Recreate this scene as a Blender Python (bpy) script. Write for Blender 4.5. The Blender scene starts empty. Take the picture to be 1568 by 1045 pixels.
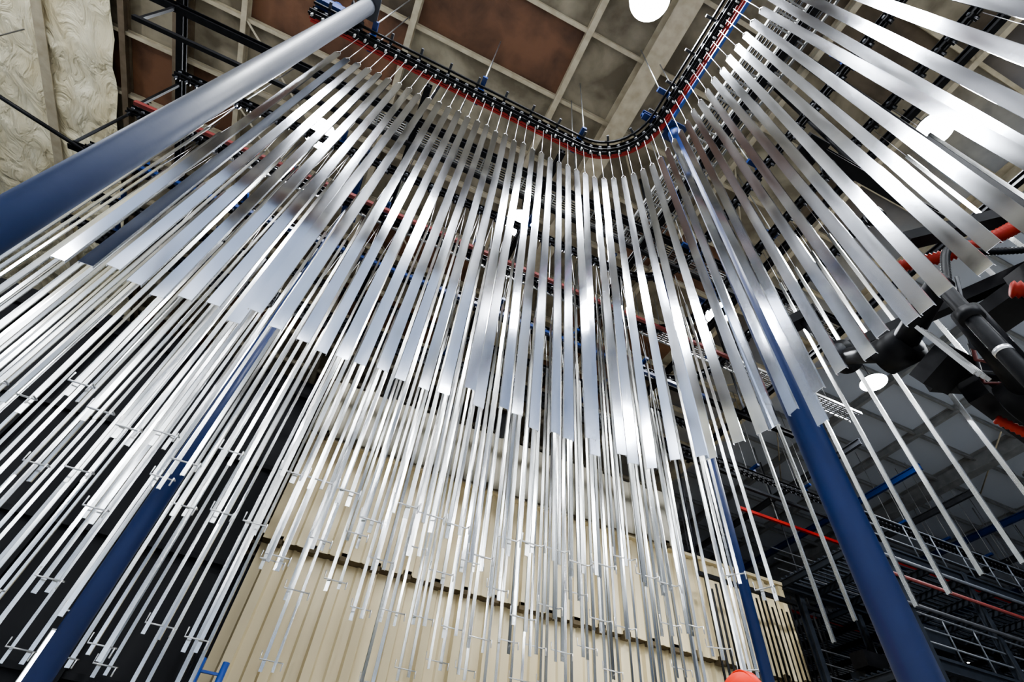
import bpy, math, random
from mathutils import Vector, Matrix
random.seed(7)
CZ = 0.5   # camera height above floor

# ------------------------------------------------------------------ materials
def nmat(name):
    m = bpy.data.materials.new(name); m.use_nodes = True
    nt = m.node_tree; b = nt.nodes['Principled BSDF']
    return m, nt, b
def noise_col(nt, b, c1, c2, scale=3.0, stretch=(1,1,1), detail=4, lo=.3, hi=.7):
    tc = nt.nodes.new('ShaderNodeTexCoord'); mp = nt.nodes.new('ShaderNodeMapping')
    mp.inputs['Scale'].default_value = stretch
    n = nt.nodes.new('ShaderNodeTexNoise'); n.inputs['Scale'].default_value = scale; n.inputs['Detail'].default_value = detail
    r = nt.nodes.new('ShaderNodeValToRGB')
    r.color_ramp.elements[0].position = lo; r.color_ramp.elements[1].position = hi
    r.color_ramp.elements[0].color = (*c1, 1); r.color_ramp.elements[1].color = (*c2, 1)
    nt.links.new(tc.outputs['Object'], mp.inputs[0]); nt.links.new(mp.outputs[0], n.inputs['Vector'])
    nt.links.new(n.outputs['Fac'], r.inputs[0]); nt.links.new(r.outputs[0], b.inputs['Base Color'])
    return n, r, mp
def bump(nt, b, src, strength=.2, dist=.02):
    bp = nt.nodes.new('ShaderNodeBump'); bp.inputs['Strength'].default_value = strength; bp.inputs['Distance'].default_value = dist
    nt.links.new(src, bp.inputs['Height']); nt.links.new(bp.outputs[0], b.inputs['Normal'])
def simple(name, c1, c2=None, rough=.5, metal=0, scale=3, stretch=(1,1,1), bmp=0, spec=.5):
    m, nt, b = nmat(name)
    if c2 is None: c2 = tuple(min(1, x*1.15) for x in c1)
    n, r, mp = noise_col(nt, b, c1, c2, scale, stretch)
    b.inputs['Roughness'].default_value = rough; b.inputs['Metallic'].default_value = metal
    b.inputs['Specular IOR Level'].default_value = spec
    if bmp: bump(nt, b, n.outputs['Fac'], bmp)
    return m
def alu(name, c1, c2, r0, r1, aniso):
    m, nt, b = nmat(name)
    n, r, mp = noise_col(nt, b, c1, c2, 2.5, (2, 2, .25), 2)
    mr = nt.nodes.new('ShaderNodeMapRange'); mr.inputs['To Min'].default_value = r0; mr.inputs['To Max'].default_value = r1
    mr.inputs['From Min'].default_value = .3; mr.inputs['From Max'].default_value = .7
    nt.links.new(n.outputs['Fac'], mr.inputs['Value']); nt.links.new(mr.outputs[0], b.inputs['Roughness'])
    b.inputs['Metallic'].default_value = 1; b.inputs['Anisotropic'].default_value = aniso
    tg = nt.nodes.new('ShaderNodeTangent'); tg.direction_type = 'RADIAL'; tg.axis = 'Z'
    nt.links.new(tg.outputs[0], b.inputs['Tangent'])
    return m
M = {}
M['alu'] = alu('brushed_aluminium', (.66,.70,.78), (.80,.83,.90), .09, .15, .7)
M['alu2'] = alu('mill_finish_aluminium', (.50,.51,.51), (.72,.72,.69), .17, .27, .5)
M['wire'] = simple('hook_wire', (.5,.5,.5), rough=.35, metal=1)
M['blue'] = simple('blue_paint', (.002,.012,.060), (.003,.015,.072), rough=.42, scale=2, spec=.3)
M['blue2'] = simple('bright_blue_paint', (.006,.04,.20), (.008,.05,.24), rough=.4)
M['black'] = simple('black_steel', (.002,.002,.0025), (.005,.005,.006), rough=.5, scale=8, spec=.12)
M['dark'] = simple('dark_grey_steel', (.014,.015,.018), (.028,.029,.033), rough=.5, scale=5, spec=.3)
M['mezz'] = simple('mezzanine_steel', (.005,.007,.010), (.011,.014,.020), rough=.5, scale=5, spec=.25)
M['rail'] = simple('handrail_steel', (.025,.03,.038), (.045,.05,.06), rough=.5)
M['grey'] = simple('grey_steel', (.16,.16,.16), (.24,.24,.23), rough=.5, metal=.3)
M['red'] = simple('red_conductor_rail', (.20,.006,.004), (.26,.009,.005), rough=.5, spec=.3)
M['dkred'] = simple('dull_red_rail', (.075,.007,.005), (.10,.008,.006), rough=.5)
M['orange'] = simple('orange_hose_rubber', (.18,.009,.003), (.24,.014,.005), rough=.55, spec=.2)
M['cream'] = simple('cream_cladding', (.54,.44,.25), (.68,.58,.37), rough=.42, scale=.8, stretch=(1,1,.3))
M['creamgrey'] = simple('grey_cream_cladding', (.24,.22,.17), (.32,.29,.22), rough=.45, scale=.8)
M['creamdk'] = simple('cladding_gap_shade', (.07,.05,.025), (.11,.08,.04), rough=.8)  # shade under the ledges and in open rib ends, put into the colour
M['steelbeige'] = simple('beige_roof_steel', (.33,.28,.19), (.45,.39,.28), rough=.6, scale=4)
M['steelbrown'] = simple('brown_roof_steel', (.09,.065,.036), (.15,.11,.07), rough=.6, scale=4)
M['conc'] = simple('concrete', (.36,.35,.32), (.46,.45,.42), rough=.5, scale=1.5, bmp=.05)
M['wallg'] = simple('grey_cladding', (.11,.12,.14), (.17,.18,.20), rough=.6, scale=.6)
M['walll'] = simple('light_grey_cladding', (.34,.39,.48), (.44,.49,.58), rough=.6, scale=.6)
M['yellow'] = simple('yellow_pipe', (.60,.45,.10), (.68,.52,.14), rough=.4)
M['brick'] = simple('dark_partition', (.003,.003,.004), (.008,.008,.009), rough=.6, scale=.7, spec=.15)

# insulation
def insul(name, c1, c2):
    m, nt, b = nmat(name)
    n, r, mp = noise_col(nt, b, c1, c2, 1.6, (1,.5,1), 6)
    b.inputs['Roughness'].default_value = .4
    n2 = nt.nodes.new('ShaderNodeTexNoise'); n2.inputs['Scale'].default_value = 2.2; n2.inputs['Detail'].default_value = 5; n2.inputs['Distortion'].default_value = 1.2
    nt.links.new(mp.outputs[0], n2.inputs['Vector']); bump(nt, b, n2.outputs['Fac'], .9, .3)
    return m
M['insul'] = insul('insulation_blanket', (.70,.60,.38), (.86,.79,.58))
M['insulw'] = insul('added_white_reflector', (.48,.54,.64), (.66,.70,.78))  # pale surface added to brighten what the strips mirror
# ceiling bays
m, nt, b = nmat('roof_deck_panels'); M['ceil'] = m
tc = nt.nodes.new('ShaderNodeTexCoord')
sn = nt.nodes.new('ShaderNodeVectorMath'); sn.operation = 'SNAP'; sn.inputs[1].default_value = (4.2, 1.8, 50)
ad = nt.nodes.new('ShaderNodeVectorMath'); ad.operation = 'ADD'; ad.inputs[1].default_value = (42+2.3, 36-.4, 25)
wn = nt.nodes.new('ShaderNodeTexWhiteNoise')
nt.links.new(tc.outputs['Object'], ad.inputs[0]); nt.links.new(ad.outputs[0], sn.inputs[0]); nt.links.new(sn.outputs[0], wn.inputs['Vector'])
rp = nt.nodes.new('ShaderNodeValToRGB'); rp.color_ramp.interpolation = 'CONSTANT'
e = rp.color_ramp.elements; e[0].position = 0; e[0].color = (.25,.215,.15,1); e[1].position = .5; e[1].color = (.15,.068,.032,1)
for p, c in ((.66,(.30,.265,.19,1)), (.84,(.10,.073,.045,1))):
    x = e.new(p); x.color = c
nt.links.new(wn.outputs['Value'], rp.inputs[0])
ns = nt.nodes.new('ShaderNodeTexNoise'); ns.inputs['Scale'].default_value = 1.1; ns.inputs['Detail'].default_value = 10; ns.inputs['Distortion'].default_value = .3
nt.links.new(tc.outputs['Object'], ns.inputs['Vector'])
mx = nt.nodes.new('ShaderNodeMix'); mx.data_type = 'RGBA'; mx.blend_type = 'MULTIPLY'; mx.inputs[0].default_value = .85
r2 = nt.nodes.new('ShaderNodeValToRGB'); r2.color_ramp.elements[0].position = .38; r2.color_ramp.elements[0].color = (.35,.32,.27,1); r2.color_ramp.elements[1].position = .62
nt.links.new(ns.outputs['Fac'], r2.inputs[0]); nt.links.new(rp.outputs[0], mx.inputs[6]); nt.links.new(r2.outputs[0], mx.inputs[7])
sx = nt.nodes.new('ShaderNodeSeparateXYZ'); nt.links.new(tc.outputs['Object'], sx.inputs[0])
mrx = nt.nodes.new('ShaderNodeMapRange'); mrx.inputs['From Min'].default_value = 11; mrx.inputs['From Max'].default_value = 17
nt.links.new(sx.outputs['X'], mrx.inputs['Value'])
mx2 = nt.nodes.new('ShaderNodeMix'); mx2.data_type = 'RGBA'; mx2.inputs[7].default_value = (.34,.36,.40,1)
nt.links.new(mrx.outputs[0], mx2.inputs[0]); nt.links.new(mx.outputs[2], mx2.inputs[6])
nt.links.new(mx2.outputs[2], b.inputs['Base Color']); b.inputs['Roughness'].default_value = .65
bump(nt, b, ns.outputs['Fac'], .35, .1)
# column paint: light reflected on the upper part is painted in as grey
m, nt, b = nmat('column_paint_lit_top'); M['column'] = m
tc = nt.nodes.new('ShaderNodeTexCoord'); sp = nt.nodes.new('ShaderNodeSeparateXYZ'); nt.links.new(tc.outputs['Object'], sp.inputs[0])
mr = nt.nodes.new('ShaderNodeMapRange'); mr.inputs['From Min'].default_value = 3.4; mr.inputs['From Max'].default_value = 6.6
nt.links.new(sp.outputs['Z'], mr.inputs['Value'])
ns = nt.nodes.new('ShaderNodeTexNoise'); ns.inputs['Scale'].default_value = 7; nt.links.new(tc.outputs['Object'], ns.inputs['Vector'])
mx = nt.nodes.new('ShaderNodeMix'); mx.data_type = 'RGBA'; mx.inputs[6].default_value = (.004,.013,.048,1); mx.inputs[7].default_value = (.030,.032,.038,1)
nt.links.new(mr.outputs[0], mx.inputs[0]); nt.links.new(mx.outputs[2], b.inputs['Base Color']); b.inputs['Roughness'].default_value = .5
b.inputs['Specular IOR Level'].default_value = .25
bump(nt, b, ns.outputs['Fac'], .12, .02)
def emis(name, col, s):
    m, nt, b = nmat(name); b.inputs['Base Color'].default_value = (*col, 1)
    b.inputs['Emission Color'].default_value = (*col, 1); b.inputs['Emission Strength'].default_value = s
    return m
M['lamp'] = emis('lamp_glow', (.97, .98, 1), 260)
M['tubeglow'] = emis('tube_glow', (.9, .95, 1), 20)
M['hivis'] = simple('hivis_orange', (.8,.12,.02), rough=.4)
M['hat'] = simple('hard_hat_plastic', (.40,.014,.001), (.45,.018,.0015), rough=.6, spec=.15)
M['skin'] = simple('skin', (.55,.33,.24), (.6,.37,.27), rough=.5, scale=8)
M['denim'] = simple('work_trousers', (.03,.05,.10), (.05,.07,.13), rough=.8, scale=10)
M['boot'] = simple('boot_leather', (.06,.035,.02), rough=.6)

# ------------------------------------------------------------------ mesh builder
class MB:
    def __init__(s): s.v=[]; s.f=[]; s.m=[]; s.mats=[]; s.sm=[]
    def mi(s, k):
        if k not in s.mats: s.mats.append(k)
        return s.mats.index(k)
    def add(s, vs, fs, k, smooth=False):
        o=len(s.v); s.v += [tuple(x) for x in vs]; i=s.mi(k)
        for f in fs: s.f.append(tuple(o+a for a in f)); s.m.append(i); s.sm.append(smooth)
    def box(s, c, d, k, R=None):
        x,y,z=d[0]/2,d[1]/2,d[2]/2; c=Vector(c)
        vs=[Vector(p) for p in ((-x,-y,-z),(x,-y,-z),(x,y,-z),(-x,y,-z),(-x,-y,z),(x,-y,z),(x,y,z),(-x,y,z))]
        if R is not None: vs=[R@p for p in vs]
        s.add([c+p for p in vs], [(0,3,2,1),(4,5,6,7),(0,1,5,4),(1,2,6,5),(2,3,7,6),(3,0,4,7)], k)
    def beam(s, p0, p1, w, h, k):
        p0,p1=Vector(p0),Vector(p1); d=p1-p0; L=d.length; d.normalize()
        up=Vector((0,0,1)) if abs(d.z)<.95 else Vector((0,1,0))
        sd=d.cross(up).normalized(); up=sd.cross(d)
        s.box((p0+p1)/2,(L,w,h),k,Matrix((d,-sd,up)).transposed())
    def ibeam(s, p0, p1, w, h, k, t=.03):
        p0,p1=Vector(p0),Vector(p1); d=(p1-p0).normalized()
        up=Vector((0,0,1)) if abs(d.z)<.95 else Vector((0,1,0))
        sd=d.cross(up).normalized(); up=sd.cross(d)
        s.beam(p0+up*(h/2-t/2),p1+up*(h/2-t/2),w,t,k); s.beam(p0-up*(h/2-t/2),p1-up*(h/2-t/2),w,t,k); s.beam(p0,p1,t,h-2*t,k)
    def tube(s, pts, r, k, n=10, caps=True, closed=False):
        pts=[Vector(p) for p in pts]; N=len(pts); rs=r if isinstance(r,(list,tuple)) else [r]*N
        vs=[]; prev=None
        for i,p in enumerate(pts):
            t=(pts[min(i+1,N-1)]-pts[max(i-1,0)]).normalized()
            if prev is None:
                a=Vector((0,0,1)) if abs(t.z)<.9 else Vector((1,0,0)); u=t.cross(a).normalized()
            else:
                u=(prev-t*prev.dot(t)).normalized()
            prev=u; w=t.cross(u)
            for j in range(n):
                an=2*math.pi*j/n; vs.append(p+(u*math.cos(an)+w*math.sin(an))*rs[i])
        fs=[(i*n+j,i*n+(j+1)%n,(i+1)*n+(j+1)%n,(i+1)*n+j) for i in range(N-1) for j in range(n)]
        if caps: fs.append(tuple(range(n-1,-1,-1))); fs.append(tuple((N-1)*n+j for j in range(n)))
        s.add(vs,fs,k,True)
    def profile(s, c, z0, z1, prof, ang, k, tilt=(0,0)):
        ca,sa=math.cos(ang),math.sin(ang); n=len(prof); vs=[]
        for z,t in ((z0,1),(z1,0)):
            for x,y in prof: vs.append((c[0]+x*ca-y*sa+tilt[0]*t, c[1]+x*sa+y*ca+tilt[1]*t, z))
        fs=[(i,(i+1)%n,n+(i+1)%n,n+i) for i in range(n)]+[tuple(range(n-1,-1,-1)),tuple(range(n,2*n))]
        s.add(vs,fs,k)
    def ell(s, c, r, k, nu=20, nv=12, v0=-1.0):
        vs=[];fs=[]
        for i in range(nv+1):
            th=math.pi*i/nv
            z=max(math.cos(th),v0)
            for j in range(nu):
                ph=2*math.pi*j/nu
                vs.append((c[0]+r[0]*math.sin(th)*math.cos(ph),c[1]+r[1]*math.sin(th)*math.sin(ph),c[2]+r[2]*z))
        for i in range(nv):
            for j in range(nu): fs.append((i*nu+j,(i+1)*nu+j,(i+1)*nu+(j+1)%nu,i*nu+(j+1)%nu))
        s.add(vs,fs,k,True)
    def obj(s, name, parent=None):
        me=bpy.data.meshes.new(name); me.from_pydata(s.v,[],s.f)
        for k in s.mats: me.materials.append(M[k])
        me.polygons.foreach_set('material_index',s.m); me.polygons.foreach_set('use_smooth',s.sm); me.update()
        o=bpy.data.objects.new(name,me); bpy.context.collection.objects.link(o)
        if parent: o.parent=parent
        return o
def Z(z): return z+CZ

# ------------------------------------------------------------------ room shell
XL,XR,YF,YB,HC=-17,38,-18,40,Z(15.7)
b_=MB(); b_.box(((XL+XR)/2,(YF+YB)/2,-.1),(XR-XL+.6,YB-YF+.6,.2),'conc'); b_.obj('floor')
b_=MB(); b_.box(((XL+XR)/2,(YF+YB)/2,HC+.1),(XR-XL+.6,YB-YF+.6,.2),'ceil'); b_.obj('ceiling')
def ribbed(name, p0, p1, h, k, period=.4):
    b=MB(); p0,p1=Vector(p0),Vector(p1); d=(p1-p0); L=d.length; d.normalize(); n=Vector((-d.y,d.x,0))
    pts=[]; x=0
    while x<L:
        for dx,o in ((0,0),(.5,0),(.6,.06),(.9,.06),(1.,0)): pts.append(p0+d*min(L,x+dx*period)+n*o)
        x+=period
    N=len(pts); vs=[(p.x,p.y,0) for p in pts]+[(p.x,p.y,h) for p in pts]
    b.add(vs,[(i,i+1,N+i+1,N+i) for i in range(N-1)],k)
    b.beam(p0-n*.06+Vector((0,0,h/2)),p1-n*.06+Vector((0,0,h/2)),.05,h,k)
    return b.obj(name)
ribbed('wall_left',(XL,YB,0),(XL,YF,0),HC,'walll')
ribbed('wall_right',(XR,YF,0),(XR,YB,0),HC,'wallg')
ribbed('wall_back',(XR,YB,0),(XL,YB,0),HC,'wallg')
ribbed('wall_front',(XL,YF,0),(XR,YF,0),HC,'walll')

# ------------------------------------------------------------------ roof steel
b=MB()
for x,w,h,k in ((-11.6,.28,.5,'steelbeige'),(-9.6,.16,.3,'steelbrown'),(-8.0,.3,.55,'steelbrown'),(-6.5,.14,.3,'steelbeige'),
                (-2.35,.16,.34,'steelbeige'),(1.9,.16,.34,'steelbeige'),(3.7,.55,.7,'steelbeige'),(7.4,.16,.34,'steelbeige'),(11,.16,.34,'steelbeige'),
                (14.6,.5,.7,'steelbeige'),(18.5,.16,.34,'grey'),(22,.16,.34,'grey'),(25.6,.5,.7,'grey'),(31,.2,.4,'grey')):
    b.ibeam((x,YF,HC-h/2),(x,YB,HC-h/2),w,h,k)
y=-17.6
while y<YB-.5:
    b.ibeam((XL+.1,y,HC-.12),(15,y,HC-.12),.10,.2,'steelbeige' if int(y*10)%3 else 'steelbrown',.02)
    b.ibeam((15,y,HC-.12),(XR-.1,y,HC-.12),.10,.2,'grey',.02); y+=1.8
for i in range(40):
    x=random.uniform(-8,34); y=-17.6+1.8*random.randint(0,29)
    b.tube([(x,y,HC-.25),(x+random.choice((-3.6,3.6)),y+3.6,HC-.25)],.03,'steelbeige',6)
b.obj('roof_steel_framing')
def blanket(name,xa,xb,ya,yb,nx,ny,k):
    b=MB(); vs=[];fs=[]
    for i in range(nx+1):
        for j in range(ny+1):
            x=xa+i*(xb-xa)/nx; y=ya+j*(yb-ya)/ny
            sag=.12*abs(math.sin(math.pi*(y-.4)/1.8))+.06*math.sin(x*5.1+y*3)*math.sin(y*7.3-x*2)
            vs.append((x,y,HC-.28-sag))
    for i in range(nx):
        for j in range(ny): a=i*(ny+1)+j; fs.append((a,a+1,a+ny+2,a+ny+1))
    b.add(vs,fs,k,True); b.obj(name)
blanket('added_roof_reflector',-16.9,-9.8,-3.4,38,40,110,'insul')
blanket('added_roof_reflector',-16.9,30,-17.8,-3.8,120,50,'insulw')  # unseen white lining behind the camera, added so the strips reflect brighter
b=MB()
b.tube([(-15.5,8.6,Z(12.2)),(-11.2,8.6,Z(12.2))],.09,'yellow',10); b.tube([(-11.2,8.6,Z(12.2)),(-8.3,9.2,Z(11.9))],.05,'black',10)
for x in(-15,-12): b.tube([(x,8.6,Z(12.2)),(x,8.6,HC-.5)],.02,'grey',6)
b.obj('overhead_gas_pipe')

# ------------------------------------------------------------------ high-bay lamps
def highbay(x,y,zr=14.0,power=2600):
    z=Z(zr); e=bpy.data.objects.new('highbay_lamp',None); e.location=(x,y,z); bpy.context.collection.objects.link(e)
    b=MB(); n=24
    prof=[(.08,.32),(.16,.30),(.17,.16),(.43,.08),(.45,0)]
    vs=[];fs=[]
    for r,h in prof:
        for j in range(n): a=2*math.pi*j/n; vs.append((r*math.cos(a),r*math.sin(a),h))
    for i in range(len(prof)-1):
        for j in range(n): fs.append((i*n+j,i*n+(j+1)%n,(i+1)*n+(j+1)%n,(i+1)*n+j))
    fs.append(tuple(range(n))); b.add(vs,fs,'grey',True)
    b.ell((0,0,.01),(.42,.42,.09),'lamp',24,10)
    for j in range(12):
        a=2*math.pi*j/12; b.beam((.10*math.cos(a),.10*math.sin(a),.26),(.22*math.cos(a),.22*math.sin(a),.18),.01,.08,'grey')
    b.tube([(0,0,.3),(0,0,HC-z-.1)],.015,'dark',6)
    b.obj('housing',e)
    L=bpy.data.lights.new('lamp_light','SPOT'); L.energy=power; L.spot_size=math.radians(174); L.spot_blend=.2; L.shadow_soft_size=.3; L.color=(.90,.95,1)
    o=bpy.data.objects.new('lamp_light',L); o.location=(0,0,-.42); o.parent=e; bpy.context.collection.objects.link(o)
for x in (-3.7,2.35,9.6,16.3): highbay(x,7.2)
for x,y in ((-3.7,.7),(2.6,.85),(10.5,.2),(17,.2)): highbay(x,y)
for x,y in ((-.6,-1.0),(4.4,-2.3)): highbay(x,y,power=1900)  # extra unseen lamps, added to lengthen the highlights on the strips
highbay(-14.6,2)
for y in (-8.8,-15.6):
    for x in (-10.4,-3.7,2.6,9.6): highbay(x,y,power=2000)
highbay(33,18,11,900); highbay(31,30,12,1500)
# unseen uplight, added only to brighten the insulated roof
e=bpy.data.objects.new('added_roof_uplight',None); e.location=(-16.3,-1,Z(8)); bpy.context.collection.objects.link(e)
b=MB(); b.box((0,0,0),(.35,.6,.12),'dark'); b.box((0,0,.065),(.3,.55,.01),'lamp'); b.box((-.3,0,-.05),(.5,.08,.08),'dark'); b.obj('housing',e)
L=bpy.data.lights.new('added_uplight_beam','SPOT'); L.energy=1900; L.spot_size=math.radians(120); L.spot_blend=.6; L.shadow_soft_size=.2; L.color=(1,.97,.9)
o=bpy.data.objects.new('added_uplight_beam',L); o.location=(.1,0,.2); o.parent=e; bpy.context.collection.objects.link(o)
o.rotation_euler=(Vector((3.5,9,7.2))).to_track_quat('-Z','Y').to_euler()

# ------------------------------------------------------------------ conveyor paths
def lpath(x0,yk,xk,R,yend,step=.1):
    pts=[(x0+i*step,yk) for i in range(int((xk-R-x0)/step))]
    for i in range(0,13):
        a=math.pi/2*(1-i/12); pts.append((xk-R+R*math.cos(a),yk-R+R*math.sin(a)))
    y=yk-R-step
    while y>yend: pts.append((xk,y)); y-=step
    return [Vector((p[0],p[1],0)) for p in pts]
def resample(pts, sp, off=0):
    out=[];acc=off
    for a,c in zip(pts[:-1],pts[1:]):
        L=(c-a).length
        while acc<=L:
            out.append((a+(c-a)*(acc/L),math.atan2((c-a).y,(c-a).x))); acc+=sp
        acc-=L
    return out
def offset(pts,o):
    r=[]
    for i,p in enumerate(pts):
        t=(pts[min(i+1,len(pts)-1)]-pts[max(i-1,0)]).normalized(); r.append(p+Vector((-t.y,t.x,0))*o)
    return r
def sweep(b,pts,w,h,z,k,o=0):
    P=offset(pts,o); A=offset(P,w/2); B=offset(P,-w/2); n=len(P); vs=[]
    for i in range(n):
        vs+=[(A[i].x,A[i].y,z-h/2),(A[i].x,A[i].y,z+h/2),(B[i].x,B[i].y,z+h/2),(B[i].x,B[i].y,z-h/2)]
    fs=[(4*i+j,4*i+(j+1)%4,4*i+4+(j+1)%4,4*i+4+j) for i in range(n-1) for j in range(4)]+[(3,2,1,0),(4*n-4,4*n-3,4*n-2,4*n-1)]
    b.add(vs,fs,k)
ZT=Z(11.7)
def track(name,pts,main=True,redk='red'):
    b=MB()
    sweep(b,pts,.13,.015,ZT+.09,'black'); sweep(b,pts,.02,.17,ZT,'black'); sweep(b,pts,.13,.02,ZT-.09,'black')
    sweep(b,pts,.10,.03,ZT+.12,'black',.12)
    if redk:
        sweep(b,pts,.045 if main else .03,.05,ZT+.02,redk,.13)
    if main:
        sweep(b,pts,.04,.05,ZT+.09,'red',.21); sweep(b,pts,.04,.06,ZT+.12,'black',-.13)
        q=[p for p in pts if p.y<2.4]; sweep(b,q,.06,.10,ZT+.12,'blue2',.28)
    sweep(b,pts,.035,.035,ZT-.15,'black')
    for p,a in resample(pts,.213,.1):
        R=Matrix.Rotation(a,3,'Z')
        b.box((p.x,p.y,ZT-.13),(.09,.16,.05),'black',R)
        for s in (-.06,.06):
            q=R@Vector((0,s,0)); b.tube([(p.x+q.x*1.0,p.y+q.y,ZT-.05),(p.x+q.x*1.5,p.y+q.y*1.5,ZT-.05)],.035,'dark',8)
        b.box((p.x,p.y,ZT-.2),(.03,.05,.12),'grey' if main else 'dark',R)
    if main:
        for p,a in resample(pts,.64,.3):
            R=Matrix.Rotation(a,3,'Z'); b.box((p.x,p.y,ZT+.17),(.05,.52,.05),'dark',R)
    for p,a in resample(pts,2.4,1.2):
        R=Matrix.Rotation(a,3,'Z')
        b.box((p.x,p.y,ZT+.24),(.10,.6,.09),'blue',R)
        b.box((p.x,p.y,ZT+.14),(.14,.12,.1),'blue',R)
        for s in(-.25,.25):
            q=R@Vector((0,s,0)); b.tube([(p.x+q.x,p.y+q.y,ZT+.22),(p.x+q.x,p.y+q.y,HC-.1)],.014,'grey',6)
    return b.obj(name)
P0=lpath(-3.7,3.65,3.58,1.25,-7)
P1=lpath(-6.2,6.1,6.25,1.3,-6)
P2=lpath(-7.2,7.4,7.55,1.3,-6)
P3=lpath(-8.2,8.8,9.2,1.3,2)
P4=[Vector((-8.8+i*.25,10.2,0)) for i in range(80)]
P5=[Vector((-9+i*.25,11.3,0)) for i in range(160)]
for i,p in enumerate((P0,P1,P2,P3,P4,P5)): track('overhead_conveyor_track',p,i==0,('red',None,None,'dkred',None,'dkred')[i])

# ------------------------------------------------------------------ front wide profiles
W=.112
def chan(w,d,t=.004):
    h=w/2
    return [(-h,-d/2),(h,-d/2),(h,d/2),(h-t,d/2),(h-t,-d/2+t),(-h+t,-d/2+t),(-h+t,d/2),(-h,d/2)]
b=MB(); i=0
for p,a in resample(P0,.195,.85):
    if p.x<-2.85: continue
    i+=1
    z1=Z(10.15+random.uniform(-.06,.06)); z0=Z(3.34+random.uniform(-.05,.05))
    if random.random()<.06: z0-=.25
    da=random.gauss(0,.05)
    b.profile((p.x,p.y),z0,z1,chan(W*random.choice((1,1,1,.92)),.028),a+da,'alu',(random.gauss(0,.02),random.gauss(0,.07)))
    t=Vector((math.cos(a),math.sin(a),0))
    b.tube([(p.x,p.y,ZT-.24),(p.x,p.y,z1+.12)],.006,'wire',5)
    for s in(-.04,.04):
        b.tube([(p.x,p.y,z1+.12),(p.x+t.x*s,p.y+t.y*s,z1+.03),(p.x+t.x*s,p.y+t.y*s,z1-.04)],.005,'wire',5)
b.obj('hanging_aluminum_profiles')

# ------------------------------------------------------------------ rear narrow bars
def barrow(name,pts,sp,wid,zb,x_min=-99,skip=.1,gapfun=None,lowleft=0):
    b=MB()
    for n,(p,a) in enumerate(resample(pts,sp,.3)):
        if p.x<x_min or random.random()<skip: continue
        if gapfun and not gapfun(p): continue
        z0=Z(zb+random.choice((0,0,0,-.3,.25))+random.uniform(-.06,.06))-(lowleft if p.x<-.6 else 0); z1=Z(10.15)
        t=Vector((math.cos(a),math.sin(a),0)); nn=Vector((-t.y,t.x,0)); h=sp*random.uniform(.14,.22)
        for s in(-1,1):
            q=p+t*s*h; d=random.uniform(-.05,.05)
            b.profile((q.x,q.y),z0+d,z1,chan(wid*random.uniform(.75,1.15),.022,.006),a+random.gauss(0,.12),'alu2',(random.gauss(0,.015),random.gauss(0,.05)))
            b.tube([(p.x,p.y,ZT-.24),(q.x,q.y,z1)],.005,'wire',5)
        zz=z0+.15
        A=p-t*(h+.07)-nn*.025; B=p+t*(h+.10)-nn*.025
        b.tube([A+Vector((0,0,zz+.12)),A+Vector((0,0,zz)),B+Vector((0,0,zz)),B-nn*.12+Vector((0,0,zz-.03)),B-nn*.12+Vector((0,0,zz-.14))],.011,'wire',5)
    return b.obj(name)
barrow('hanging_aluminum_bars',P1,.36,.052,3.35,-4.9,gapfun=lambda p:p.y>5.2)
barrow('hanging_aluminum_bars',P2,.44,.052,3.25,-5.6,gapfun=lambda p:p.y>6.9)
barrow('hanging_aluminum_bars',P3,.50,.055,3.1,-6.5,gapfun=lambda p:p.y>8.3,lowleft=.9)
barrow('hanging_aluminum_bars',P4,.54,.058,2.8,-7.2,gapfun=lambda p:p.x<9,lowleft=.8)
b=MB()
for n,(p,a) in enumerate(resample(P2,.46,.2)):
    if p.x>7.4 and -3<p.y<6.2:
        z0=Z(3.3+random.uniform(-.08,.08)); q=p
        b.profile((q.x,q.y),z0,Z(10.1),chan(.06,.03,.006),a+random.gauss(0,.1),'alu2')
        b.tube([(q.x,q.y,ZT-.24),(q.x,q.y,Z(10.1))],.005,'wire',5)
b.obj('hanging_aluminum_bars')

# ------------------------------------------------------------------ columns
def column(x,y,r,ztop,k='blue',arm=None):
    b=MB(); b.tube([(x,y,0),(x,y,ztop)],r,k,36)
    b.box((x,y,.015),(r*3.2,r*3.2,.03),k)
    for sx in(-1,1):
        for sy in(-1,1): b.tube([(x+sx*r*1.3,y+sy*r*1.3,0),(x+sx*r*1.3,y+sy*r*1.3,.08)],.015,'grey',6)
    b.box((x,y,ztop+.015),(r*3,r*3,.03),k)
    if arm:
        b.ibeam((x,y,ztop+.14),(arm[0],arm[1],ztop+.14),.14,.2,'blue')
    o=b.obj('support_column'); return o
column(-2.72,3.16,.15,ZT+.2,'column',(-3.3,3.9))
column(4.1,2.58,.14,ZT+.2,'blue',(3.3,2.58))
column(6.95,6.6,.09,ZT+.2,'blue',(6.2,6.0))
column(-2.06,7.85,.13,ZT+.2,'blue',(-2.06,6.1))
b=MB()
b.box((-3.45,3.65,ZT+.35),(.5,.4,.28),'blue'); b.tube([(-3.45,3.65,ZT+.45),(-3.45,3.65,ZT+.85)],.13,'blue',16)
b.box((-3.0,3.65,ZT+.3),(.5,.3,.1),'black'); b.tube([(-3.1,3.4,ZT+.5),(-3.0,3.2,ZT+.2),(-2.8,3.3,ZT-.2)],.025,'black',8)
b.obj('conveyor_drive_unit')

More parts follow.
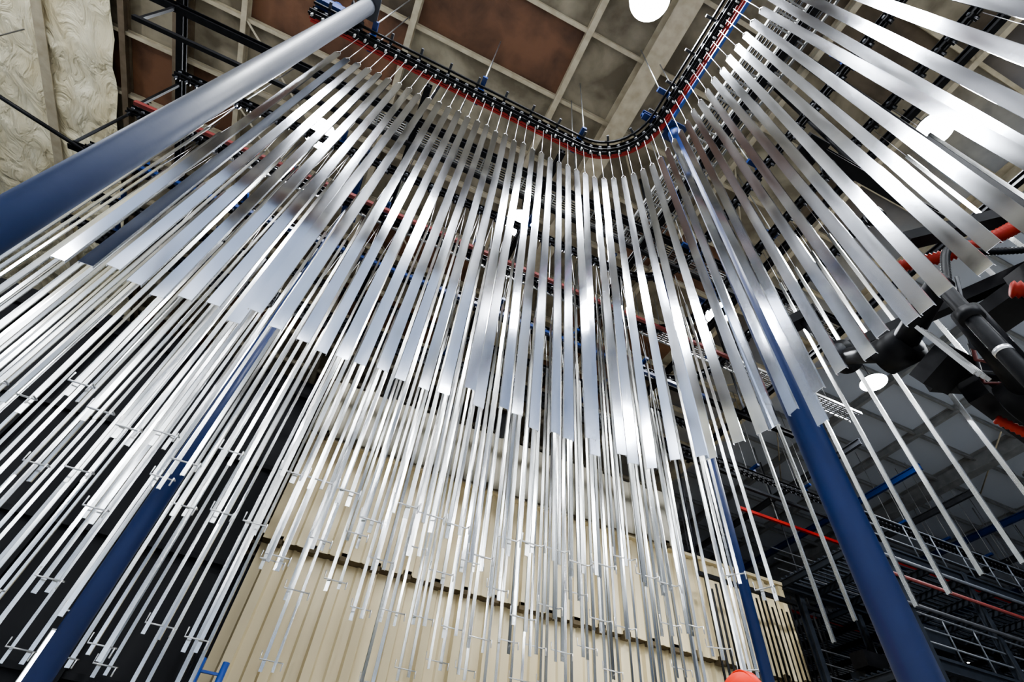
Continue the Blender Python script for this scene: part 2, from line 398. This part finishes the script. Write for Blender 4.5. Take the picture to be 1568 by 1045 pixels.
# conveyor support framework
b=MB()
for y in (5.0,9.4,12.2):
    b.ibeam((-9,y,ZT+.55),(14,y,ZT+.55),.14,.22,'black')
for x in (-6.5,-1.2,2.2,5.3,8.6,12):
    b.ibeam((x,4.2 if x<5 else -6,ZT+.75),(x,12.6,ZT+.75),.14,.2,'black')
for x in (-9,-1.2,5.3,12):
    for y in (5,9.4,12.2): b.tube([(x,y,ZT+.55),(x,y,HC-.1)],.04,'dark',8)
for y,z,k in ((6.7,10.9,'dkred'),(8.1,10.7,'blue'),(5.0,10.95,'black'),(10.7,10.6,'black')):
    b.beam((-6.6,y,Z(z)),(9,y,Z(z)),.08,.1,k)
    for x in (-6.5,-1.2,2.2,5.3,8.6): b.beam((x,y,Z(z)),(x,y,ZT+.65),.06,.06,'black')
b.obj('conveyor_support_framework')
def ladder(p0,p1,w,name='cable_ladder_tray'):
    b=MB(); p0,p1=Vector(p0),Vector(p1); d=(p1-p0).normalized(); s=d.cross(Vector((0,0,1)))*w/2
    for q in(-1,1): b.beam(p0+s*q,p1+s*q,.02,.1,'grey')
    n=int((p1-p0).length/.22)
    for i in range(n):
        c=p0+(p1-p0)*(i+.5)/n; b.beam(c-s,c+s,.03,.03,'grey')
    for i in range(5):
        o=s*(-.7+.3*i); b.tube([p0+o+Vector((0,0,.03)),p1+o+Vector((0,0,.03))],.018,'black' if i%2 else 'dark',6)
    n=max(2,int((p1-p0).length/3))
    for i in range(n):
        c=p0+(p1-p0)*(i+.5)/n
        for q in(-1,1): b.tube([c+s*q,(c.x+s.x*q,c.y+s.y*q,HC-.1)],.012,'grey',6)
    b.obj(name)
ladder((4.8,-6,Z(12.2)),(4.8,5.5,Z(12.2)),.5)
ladder((5.6,-6,Z(12.9)),(5.6,12,Z(12.9)),.4)
ladder((-2.2,5.4,Z(12.5)),(12,5.4,Z(12.5)),.4)
ladder((-6,8.2,Z(13)),(16,8.2,Z(13)),.5)

# ------------------------------------------------------------------ cream enclosure
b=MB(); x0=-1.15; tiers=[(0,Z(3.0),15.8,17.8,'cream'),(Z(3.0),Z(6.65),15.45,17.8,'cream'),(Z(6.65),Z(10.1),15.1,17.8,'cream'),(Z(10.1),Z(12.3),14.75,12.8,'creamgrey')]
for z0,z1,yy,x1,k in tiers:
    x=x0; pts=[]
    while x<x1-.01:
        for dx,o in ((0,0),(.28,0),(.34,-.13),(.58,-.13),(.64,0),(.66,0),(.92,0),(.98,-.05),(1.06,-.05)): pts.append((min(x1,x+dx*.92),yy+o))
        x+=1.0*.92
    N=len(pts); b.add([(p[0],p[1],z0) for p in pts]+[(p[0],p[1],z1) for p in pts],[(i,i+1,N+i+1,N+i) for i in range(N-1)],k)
    b.box(((x0+x1)/2,yy+.2,z0+.03),(x1-x0,.32,.05),'creamdk')
    x=x0+.4
    while x<x1:
        b.box((x,yy+.0,z0-.02),(.24,.26,.22),'creamdk'); x+=.92
x1=17.8
b.box(((x0+x1)/2,17.9,Z(10.1)/2),(x1-x0-.05,4.0,Z(10.1)-.04),'cream')
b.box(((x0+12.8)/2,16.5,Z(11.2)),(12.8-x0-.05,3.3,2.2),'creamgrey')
b.box(((x0+x1)/2,15.15,Z(10.1)),(x1-x0+.1,.5,.12),'cream')
b.obj('cream_oven_enclosure')
b=MB()
for x in (1,3.6,6.2): b.tube([(x,17.2,Z(12.3)),(x,17.2,HC-.15)],.35,'grey',20)
b.tube([(-1,16,Z(12.9)),(14,16,Z(12.9))],.3,'grey',20)
b.obj('oven_exhaust_duct')

# left dark partition
b=MB()
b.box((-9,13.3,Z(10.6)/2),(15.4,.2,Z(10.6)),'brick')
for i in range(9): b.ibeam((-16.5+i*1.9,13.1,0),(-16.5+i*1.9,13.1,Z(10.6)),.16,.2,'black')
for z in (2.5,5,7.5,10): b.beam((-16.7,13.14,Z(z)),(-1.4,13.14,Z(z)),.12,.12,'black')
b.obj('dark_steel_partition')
b=MB(); b.box((-3.62,12.95,Z(2.35)),(.12,.08,1.5),'grey'); b.tube([(-3.62,12.87,Z(1.65)),(-3.62,12.87,Z(3.05))],.03,'tubeglow',10)
b.obj('fluorescent_tube_light')
b=MB()
b.tube([(-.95,11.9,0),(-.95,11.9,Z(2.9))],.06,'blue2',12); b.tube([(-.55,11.9,0),(-.55,11.9,Z(2.9))],.06,'blue2',12)
for z in (.4,.8,1.2,1.6,2.0,2.4,2.8,3.2): b.beam((-.95,11.9,z),(-.55,11.9,z),.06,.04,'blue2')
b.box((-.75,12.1,1.2),(1.0,.3,1.4),'blue2')
b.obj('blue_access_ladder')

# ------------------------------------------------------------------ right mezzanine
b=MB()
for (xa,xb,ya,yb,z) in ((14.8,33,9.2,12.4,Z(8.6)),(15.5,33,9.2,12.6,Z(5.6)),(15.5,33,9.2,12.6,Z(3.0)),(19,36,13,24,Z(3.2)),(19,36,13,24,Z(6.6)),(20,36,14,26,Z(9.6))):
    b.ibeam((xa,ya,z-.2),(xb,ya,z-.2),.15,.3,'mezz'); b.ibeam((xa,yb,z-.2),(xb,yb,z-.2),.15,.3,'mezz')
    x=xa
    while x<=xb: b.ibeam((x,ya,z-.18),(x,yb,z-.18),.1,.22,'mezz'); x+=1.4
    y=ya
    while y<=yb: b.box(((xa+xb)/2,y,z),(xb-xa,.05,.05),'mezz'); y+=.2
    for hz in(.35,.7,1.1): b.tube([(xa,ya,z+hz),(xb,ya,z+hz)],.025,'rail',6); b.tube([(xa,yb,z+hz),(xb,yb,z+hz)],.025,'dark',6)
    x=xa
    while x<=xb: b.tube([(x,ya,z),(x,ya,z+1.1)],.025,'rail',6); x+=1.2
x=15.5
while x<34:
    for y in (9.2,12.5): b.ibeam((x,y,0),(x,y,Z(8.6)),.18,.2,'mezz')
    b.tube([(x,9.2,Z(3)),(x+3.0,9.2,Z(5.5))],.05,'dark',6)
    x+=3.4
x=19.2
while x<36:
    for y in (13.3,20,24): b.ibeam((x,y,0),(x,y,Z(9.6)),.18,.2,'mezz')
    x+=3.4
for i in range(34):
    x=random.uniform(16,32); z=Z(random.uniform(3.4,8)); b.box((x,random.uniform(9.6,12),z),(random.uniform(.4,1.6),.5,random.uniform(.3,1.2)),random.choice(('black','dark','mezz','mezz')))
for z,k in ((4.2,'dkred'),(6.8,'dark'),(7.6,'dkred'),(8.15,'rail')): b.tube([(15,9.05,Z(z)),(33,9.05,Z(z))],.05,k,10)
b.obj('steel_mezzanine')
b=MB(); x=13.2
while x<18.4: b.profile((x,14.2),Z(2.6),Z(8.8)+random.uniform(-.3,.3),chan(.07,.03,.006),random.gauss(0,.2),'black'); x+=.22
b.beam((12.9,14.2,Z(9)),(18.6,14.2,Z(9)),.12,.15,'black')
for x in (13,18): b.tube([(x,14.2,Z(9)),(x,14.2,HC-.1)],.03,'dark',6)
b.obj('hanging_dark_rods')
b=MB()
for i in range(6):
    x=17+i*3; b.ibeam((x,9,ZT+1.2),(x,34,ZT+1.2),.12,.25,'blue' if i%2 else 'dark')
    for y in (12,20,28): b.tube([(x,y,ZT+1.2),(x,y,HC-.1)],.03,'grey',6)
for y in (13,19,25):
    b.beam((15,y,ZT+.9),(35,y,ZT+.9),.12,.12,'dark'); b.beam((15,y+.5,ZT+.2),(35,y+.5,ZT+.2),.1,.12,'red')
    for x in (17,26,32): b.tube([(x,y,ZT+.9),(x,y,HC-.1)],.03,'grey',6); b.tube([(x,y+.5,ZT+.2),(x,y+.5,HC-.1)],.03,'grey',6)
b.obj('overhead_service_gantry')

# ------------------------------------------------------------------ mast with manipulator and hoses
def hose(b,pts,r,k='orange',rib=.05):
    P=[Vector(p) for p in pts]; P=[P[0]*2-P[1]]+P+[P[-1]*2-P[-2]]; out=[]
    for i in range(1,len(P)-2):
        for j in range(30):
            t=j/30; a,c,d,e=P[i-1],P[i],P[i+1],P[i+2]
            out.append(.5*((2*c)+(-a+d)*t+(2*a-5*c+4*d-e)*t*t+(-a+3*c-3*d+e)*t**3))
    acc=0; pts2=[out[0]]
    for a,c in zip(out[:-1],out[1:]):
        L=(c-a).length
        while acc+L>=rib/2:
            f=(rib/2-acc)/L; a=a+(c-a)*f; L=(c-a).length; pts2.append(a); acc=0
        acc+=L
    b.tube(pts2,[r*(1.0 if i%2 else .72) for i in range(len(pts2))],k,14)
mx,my=5.3,1.2
e=bpy.data.objects.new('robotic_spray_manipulator',None); e.location=(0,0,0); bpy.context.collection.objects.link(e)
b=MB()
b.tube([(mx,my,0),(mx,my,Z(9.0))],.075,'black',20)
for z in (1.5,4.45,5.0,6.6,8.2): b.tube([(mx,my,Z(z)),(mx,my,Z(z)+.14)],.11,'black',20)
b.tube([(mx,my,Z(3.95)),(mx,my,Z(4.0))],.079,'wire',20)
b.box((mx,my,.03),(.5,.5,.06),'black'); b.box((mx,my,Z(9.05)),(.4,.4,.1),'black')
b.ibeam((mx,my,Z(9.2)),(mx+3,my,Z(9.2)),.2,.25,'black'); b.tube([(mx+1.5,my,Z(9.2)),(mx+1.5,my,HC-.1)],.05,'black',10)
b.obj('mast',e)
b=MB()
def arm(p0,p1,r0,r1,k='black'):
    b.tube([p0,p1],[r0,r1],k,18)
def joint(c,ax,r,l,k='black'):
    c=Vector(c); a=Vector(ax).normalized()*l/2; b.tube([c-a,c+a],r,k,24); b.tube([c-a*1.15,c+a*1.15],r*.6,'dark',16)
arm((mx,my,Z(5.1)),(5.9,2.1,Z(5.25)),.12,.15); joint((5.9,2.15,Z(5.25)),(0,1,.2),.24,.4)
arm((5.9,2.15,Z(5.25)),(6.4,3.0,Z(6.2)),.16,.12); joint((6.4,3.0,Z(6.2)),(1,.3,0),.2,.36)
arm((6.4,3.0,Z(6.2)),(6.3,3.2,Z(7.2)),.11,.08); b.box((6.3,3.2,Z(7.3)),(.25,.5,.2),'black',Matrix.Rotation(.4,3,'Z'))
arm((mx,my,Z(4.6)),(6.4,1.5,Z(4.2)),.13,.17); joint((6.5,1.5,Z(4.2)),(0,1,0),.3,.5)
arm((6.5,1.5,Z(4.2)),(7.6,1.9,Z(4.0)),.2,.16); joint((7.6,1.9,Z(4.0)),(0,1,.3),.26,.4)
arm((6.5,1.5,Z(4.2)),(6.9,.8,Z(5.4)),.18,.13); b.box((6.9,.75,Z(5.6)),(.5,.5,.6),'black',Matrix.Rotation(.5,3,'Y'))
b.box((6.3,.6,Z(4.6)),(.9,.3,.2),'black',Matrix.Rotation(.4,3,'Y')); b.box((6.0,1.9,Z(4.75)),(.4,.5,.22),'black',Matrix.Rotation(-.3,3,'X'))
b.box((6.6,2.0,Z(5.0)),(.7,.35,.3),'black',Matrix.Rotation(-.4,3,'Z'))
for i in range(4): b.beam((5.5+i*.07,1.55,Z(4.1)),(5.5+i*.07,1.7,Z(5.0)),.02,.04,'grey')
for i in range(7): b.tube([(5.6+.2*i,1.1+.12*i,Z(5.3)),(5.8+.2*i,1.5+.1*i,Z(4.6)),(6.1+.2*i,1.3,Z(4.3))],.022,random.choice(('black','dark','dkred')),8)
b.obj('arm',e)
b=MB()
hose(b,[(5.9,.9,Z(5.0)),(6.3,.5,Z(4.75)),(6.9,.2,Z(4.9)),(7.5,-.3,Z(5.3))],.10)
hose(b,[(6.4,1.7,Z(6.9)),(6.6,1.2,Z(6.65)),(7.0,.6,Z(6.7)),(7.6,0,Z(7.2))],.10)
hose(b,[(6.6,2.0,Z(4.3)),(7.0,1.8,Z(3.9)),(7.8,1.6,Z(3.8)),(9,1,Z(4.0))],.06)
hose(b,[(6.9,2.2,Z(3.8)),(8,2.4,Z(3.5)),(9.2,2.1,Z(3.6))],.04,'black')
hose(b,[(5.5,1.2,Z(5.2)),(5.8,1.0,Z(5.9)),(6.6,.9,Z(6.3)),(7.4,.5,Z(6.4))],.05,'black')
hose(b,[(5.5,1.3,Z(4.5)),(5.9,1.3,Z(4.0)),(6.8,1.0,Z(3.9)),(7.4,.5,Z(4.4))],.05,'black')
b.obj('corrugated_hoses',e)
b=MB()
b.box((7.4,.4,Z(6.2)),(.3,.3,7.0),'black'); b.ibeam((7.4,.4,Z(9.6)),(7.4,.4,HC-.1),.2,.25,'black'); b.ibeam((7.4,.4,0),(7.4,.4,Z(3)),.3,.3,'black')
b.beam((7.4,.4,Z(7.2)),(6.2,1.35,Z(6.95)),.2,.2,'black'); b.beam((7.4,.4,Z(5.4)),(6.4,1.2,Z(4.4)),.25,.2,'black')
b.beam((7.6,1.9,Z(4.1)),(7.4,.4,Z(4.4)),.25,.25,'black'); b.beam((7.4,.4,Z(6.2)),(6.4,3.0,Z(6.3)),.14,.2,'black')
b.box((7.2,1.0,Z(5.9)),(.5,1.2,.2),'black')
b.beam((6.3,1.9,Z(4.55)),(8.6,2.2,Z(4.35)),.22,.3,'black'); b.beam((7.4,.4,Z(3.6)),(8.8,2.3,Z(4.2)),.15,.2,'black')
b.obj('lift_carriage',e)

# ------------------------------------------------------------------ worker
wx,wy=3.17,3.25
E=bpy.data.objects.new('worker_in_hard_hat',None); E.location=(wx,wy,0); bpy.context.collection.objects.link(E)
def skin(name,J,edges,mat,root):
    me=bpy.data.meshes.new(name); names=list(J)
    me.from_pydata([J[n][0] for n in names],[(names.index(a),names.index(c)) for a,c in edges],[])
    o=bpy.data.objects.new(name,me); bpy.context.collection.objects.link(o); o.parent=E
    sk=o.modifiers.new('skin','SKIN'); sk.use_smooth_shade=True
    for i,n in enumerate(names):
        r=J[n][1]; r=r if isinstance(r,tuple) else (r,r); me.skin_vertices[0].data[i].radius=r; me.skin_vertices[0].data[i].use_root=(n==root)
    ss=o.modifiers.new('sub','SUBSURF'); ss.levels=2; ss.render_levels=2
    me.materials.append(M[mat]); return o
J={'pel':((0,0,.98),(.16,.12)),'waist':((0,0,1.12),(.15,.11)),'chest':((0,.0,1.34),(.18,.12)),'neck':((0,.01,1.50),(.075,.075)),'nk2':((0,.0,1.58),(.06,.06)),
 'shl':((-.19,0,1.44),.065),'ell':((-.26,.02,1.16),.05),'wrl':((-.24,-.14,.94),.034),'shr':((.19,0,1.44),.065),'elr':((.26,.02,1.16),.05),'wrr':((.24,-.14,.94),.034)}
skin('jacket',J,[('pel','waist'),('waist','chest'),('chest','neck'),('neck','nk2'),('chest','shl'),('shl','ell'),('ell','wrl'),('chest','shr'),('shr','elr'),('elr','wrr')],'hivis','pel')
J={'p':((0,0,.98),(.155,.12)),'hl':((-.10,0,.88),.092),'kl':((-.12,-.02,.50),.064),'al':((-.13,.02,.12),.048),'hr':((.10,0,.88),.092),'kr':((.12,-.02,.50),.064),'ar':((.13,.02,.12),.048)}
skin('trousers',J,[('p','hl'),('hl','kl'),('kl','al'),('p','hr'),('hr','kr'),('kr','ar')],'denim','p')
b=MB()
for s in(-1,1):
    b.tube([(s*.13,.04,.0),(s*.13,.03,.16)],[.055,.052],'boot',14); b.ell((s*.135,-.07,.045),(.05,.13,.045),'boot')
b.obj('boots',E)
b=MB()
b.ell((0,-.01,1.68),(.078,.098,.118),'skin',24,16); b.ell((0,-.055,1.60),(.045,.045,.04),'skin')
b.tube([(0,-.100,1.70),(0,-.122,1.665),(0,-.104,1.655)],[.009,.015,.012],'skin',10)
for s in(-1,1):
    b.ell((s*.08,0,1.68),(.012,.022,.034),'skin'); b.ell((s*.032,-.094,1.695),(.013,.008,.008),'dark')
b.ell((0,-.1,1.628),(.026,.008,.007),'hivis'); b.tube([(0,0,1.5),(0,0,1.62)],.052,'skin',14)
b.obj('head',E)
b=MB()
b.ell((0,0,1.755),(.135,.155,.135),'hat',32,20,0.0)
for x in(-.03,0,.03): b.tube([(x,.14*math.cos(a),1.755+.137*math.sin(a)) for a in [math.pi*(i/16) for i in range(1,16)]],.008,'hat',8)
n=32; vs=[];fs=[]
for r,z in ((.13,1.757),(.165,1.748),(.165,1.740),(.13,1.745)):
    for j in range(n):
        a=2*math.pi*j/n; k=1.0+(.28 if math.sin(a)<-.3 else 0)*(-math.sin(a)-.3 if math.sin(a)<-.3 else 0)
        vs.append((r*math.cos(a)*.95,r*math.sin(a)*1.12*k,z))
for i in range(3):
    for j in range(n): fs.append((i*n+j,i*n+(j+1)%n,(i+1)*n+(j+1)%n,(i+1)*n+j))
b.add(vs,fs,'hat',True); b.obj('hard_hat',E)
b=MB()
for s in(-1,1):
    c=Vector((s*.24,-.14,.93))
    b.tube([c+Vector((0,.01,.03)),c+Vector((0,-.02,-.03)),c+Vector((0,-.035,-.085))],[.028,.04,.036],'skin',12)
    for i,L in enumerate((.07,.08,.075,.058)):
        o=c+Vector((s*.006,-.062+i*.019,-.088)); b.tube([o,o+Vector((-s*.006,-.006,-L*.5)),o+Vector((-s*.03,-.006,-L*.92))],[.0095,.009,.0075],'skin',8)
    o=c+Vector((-s*.012,-.05,-.03)); b.tube([o,o+Vector((-s*.02,-.025,-.035)),o+Vector((-s*.03,-.028,-.062))],[.013,.011,.009],'skin',8)
b.obj('hands',E)

# ------------------------------------------------------------------ world & camera
w=bpy.data.worlds.new('world'); bpy.context.scene.world=w; w.use_nodes=True
w.node_tree.nodes['Background'].inputs[0].default_value=(.5,.6,.8,1); w.node_tree.nodes['Background'].inputs[1].default_value=.1
cam=bpy.data.cameras.new('camera'); co=bpy.data.objects.new('camera',cam); bpy.context.collection.objects.link(co)
R=Matrix(((.9080,-.3579,-.2182),(-.4122,-.6672,-.6205),(.0765,.6537,-.7529)))
co.matrix_world=Matrix.Translation((0,0,CZ))@R.to_4x4()
cam.sensor_width=36; cam.lens=797/1568*36; cam.clip_end=200
bpy.context.scene.camera=co
vs_=bpy.context.scene.view_settings
vs_.view_transform='AgX'
try: vs_.look='AgX - Medium High Contrast'
except Exception as ex: print(ex)
vs_.exposure=-0.3
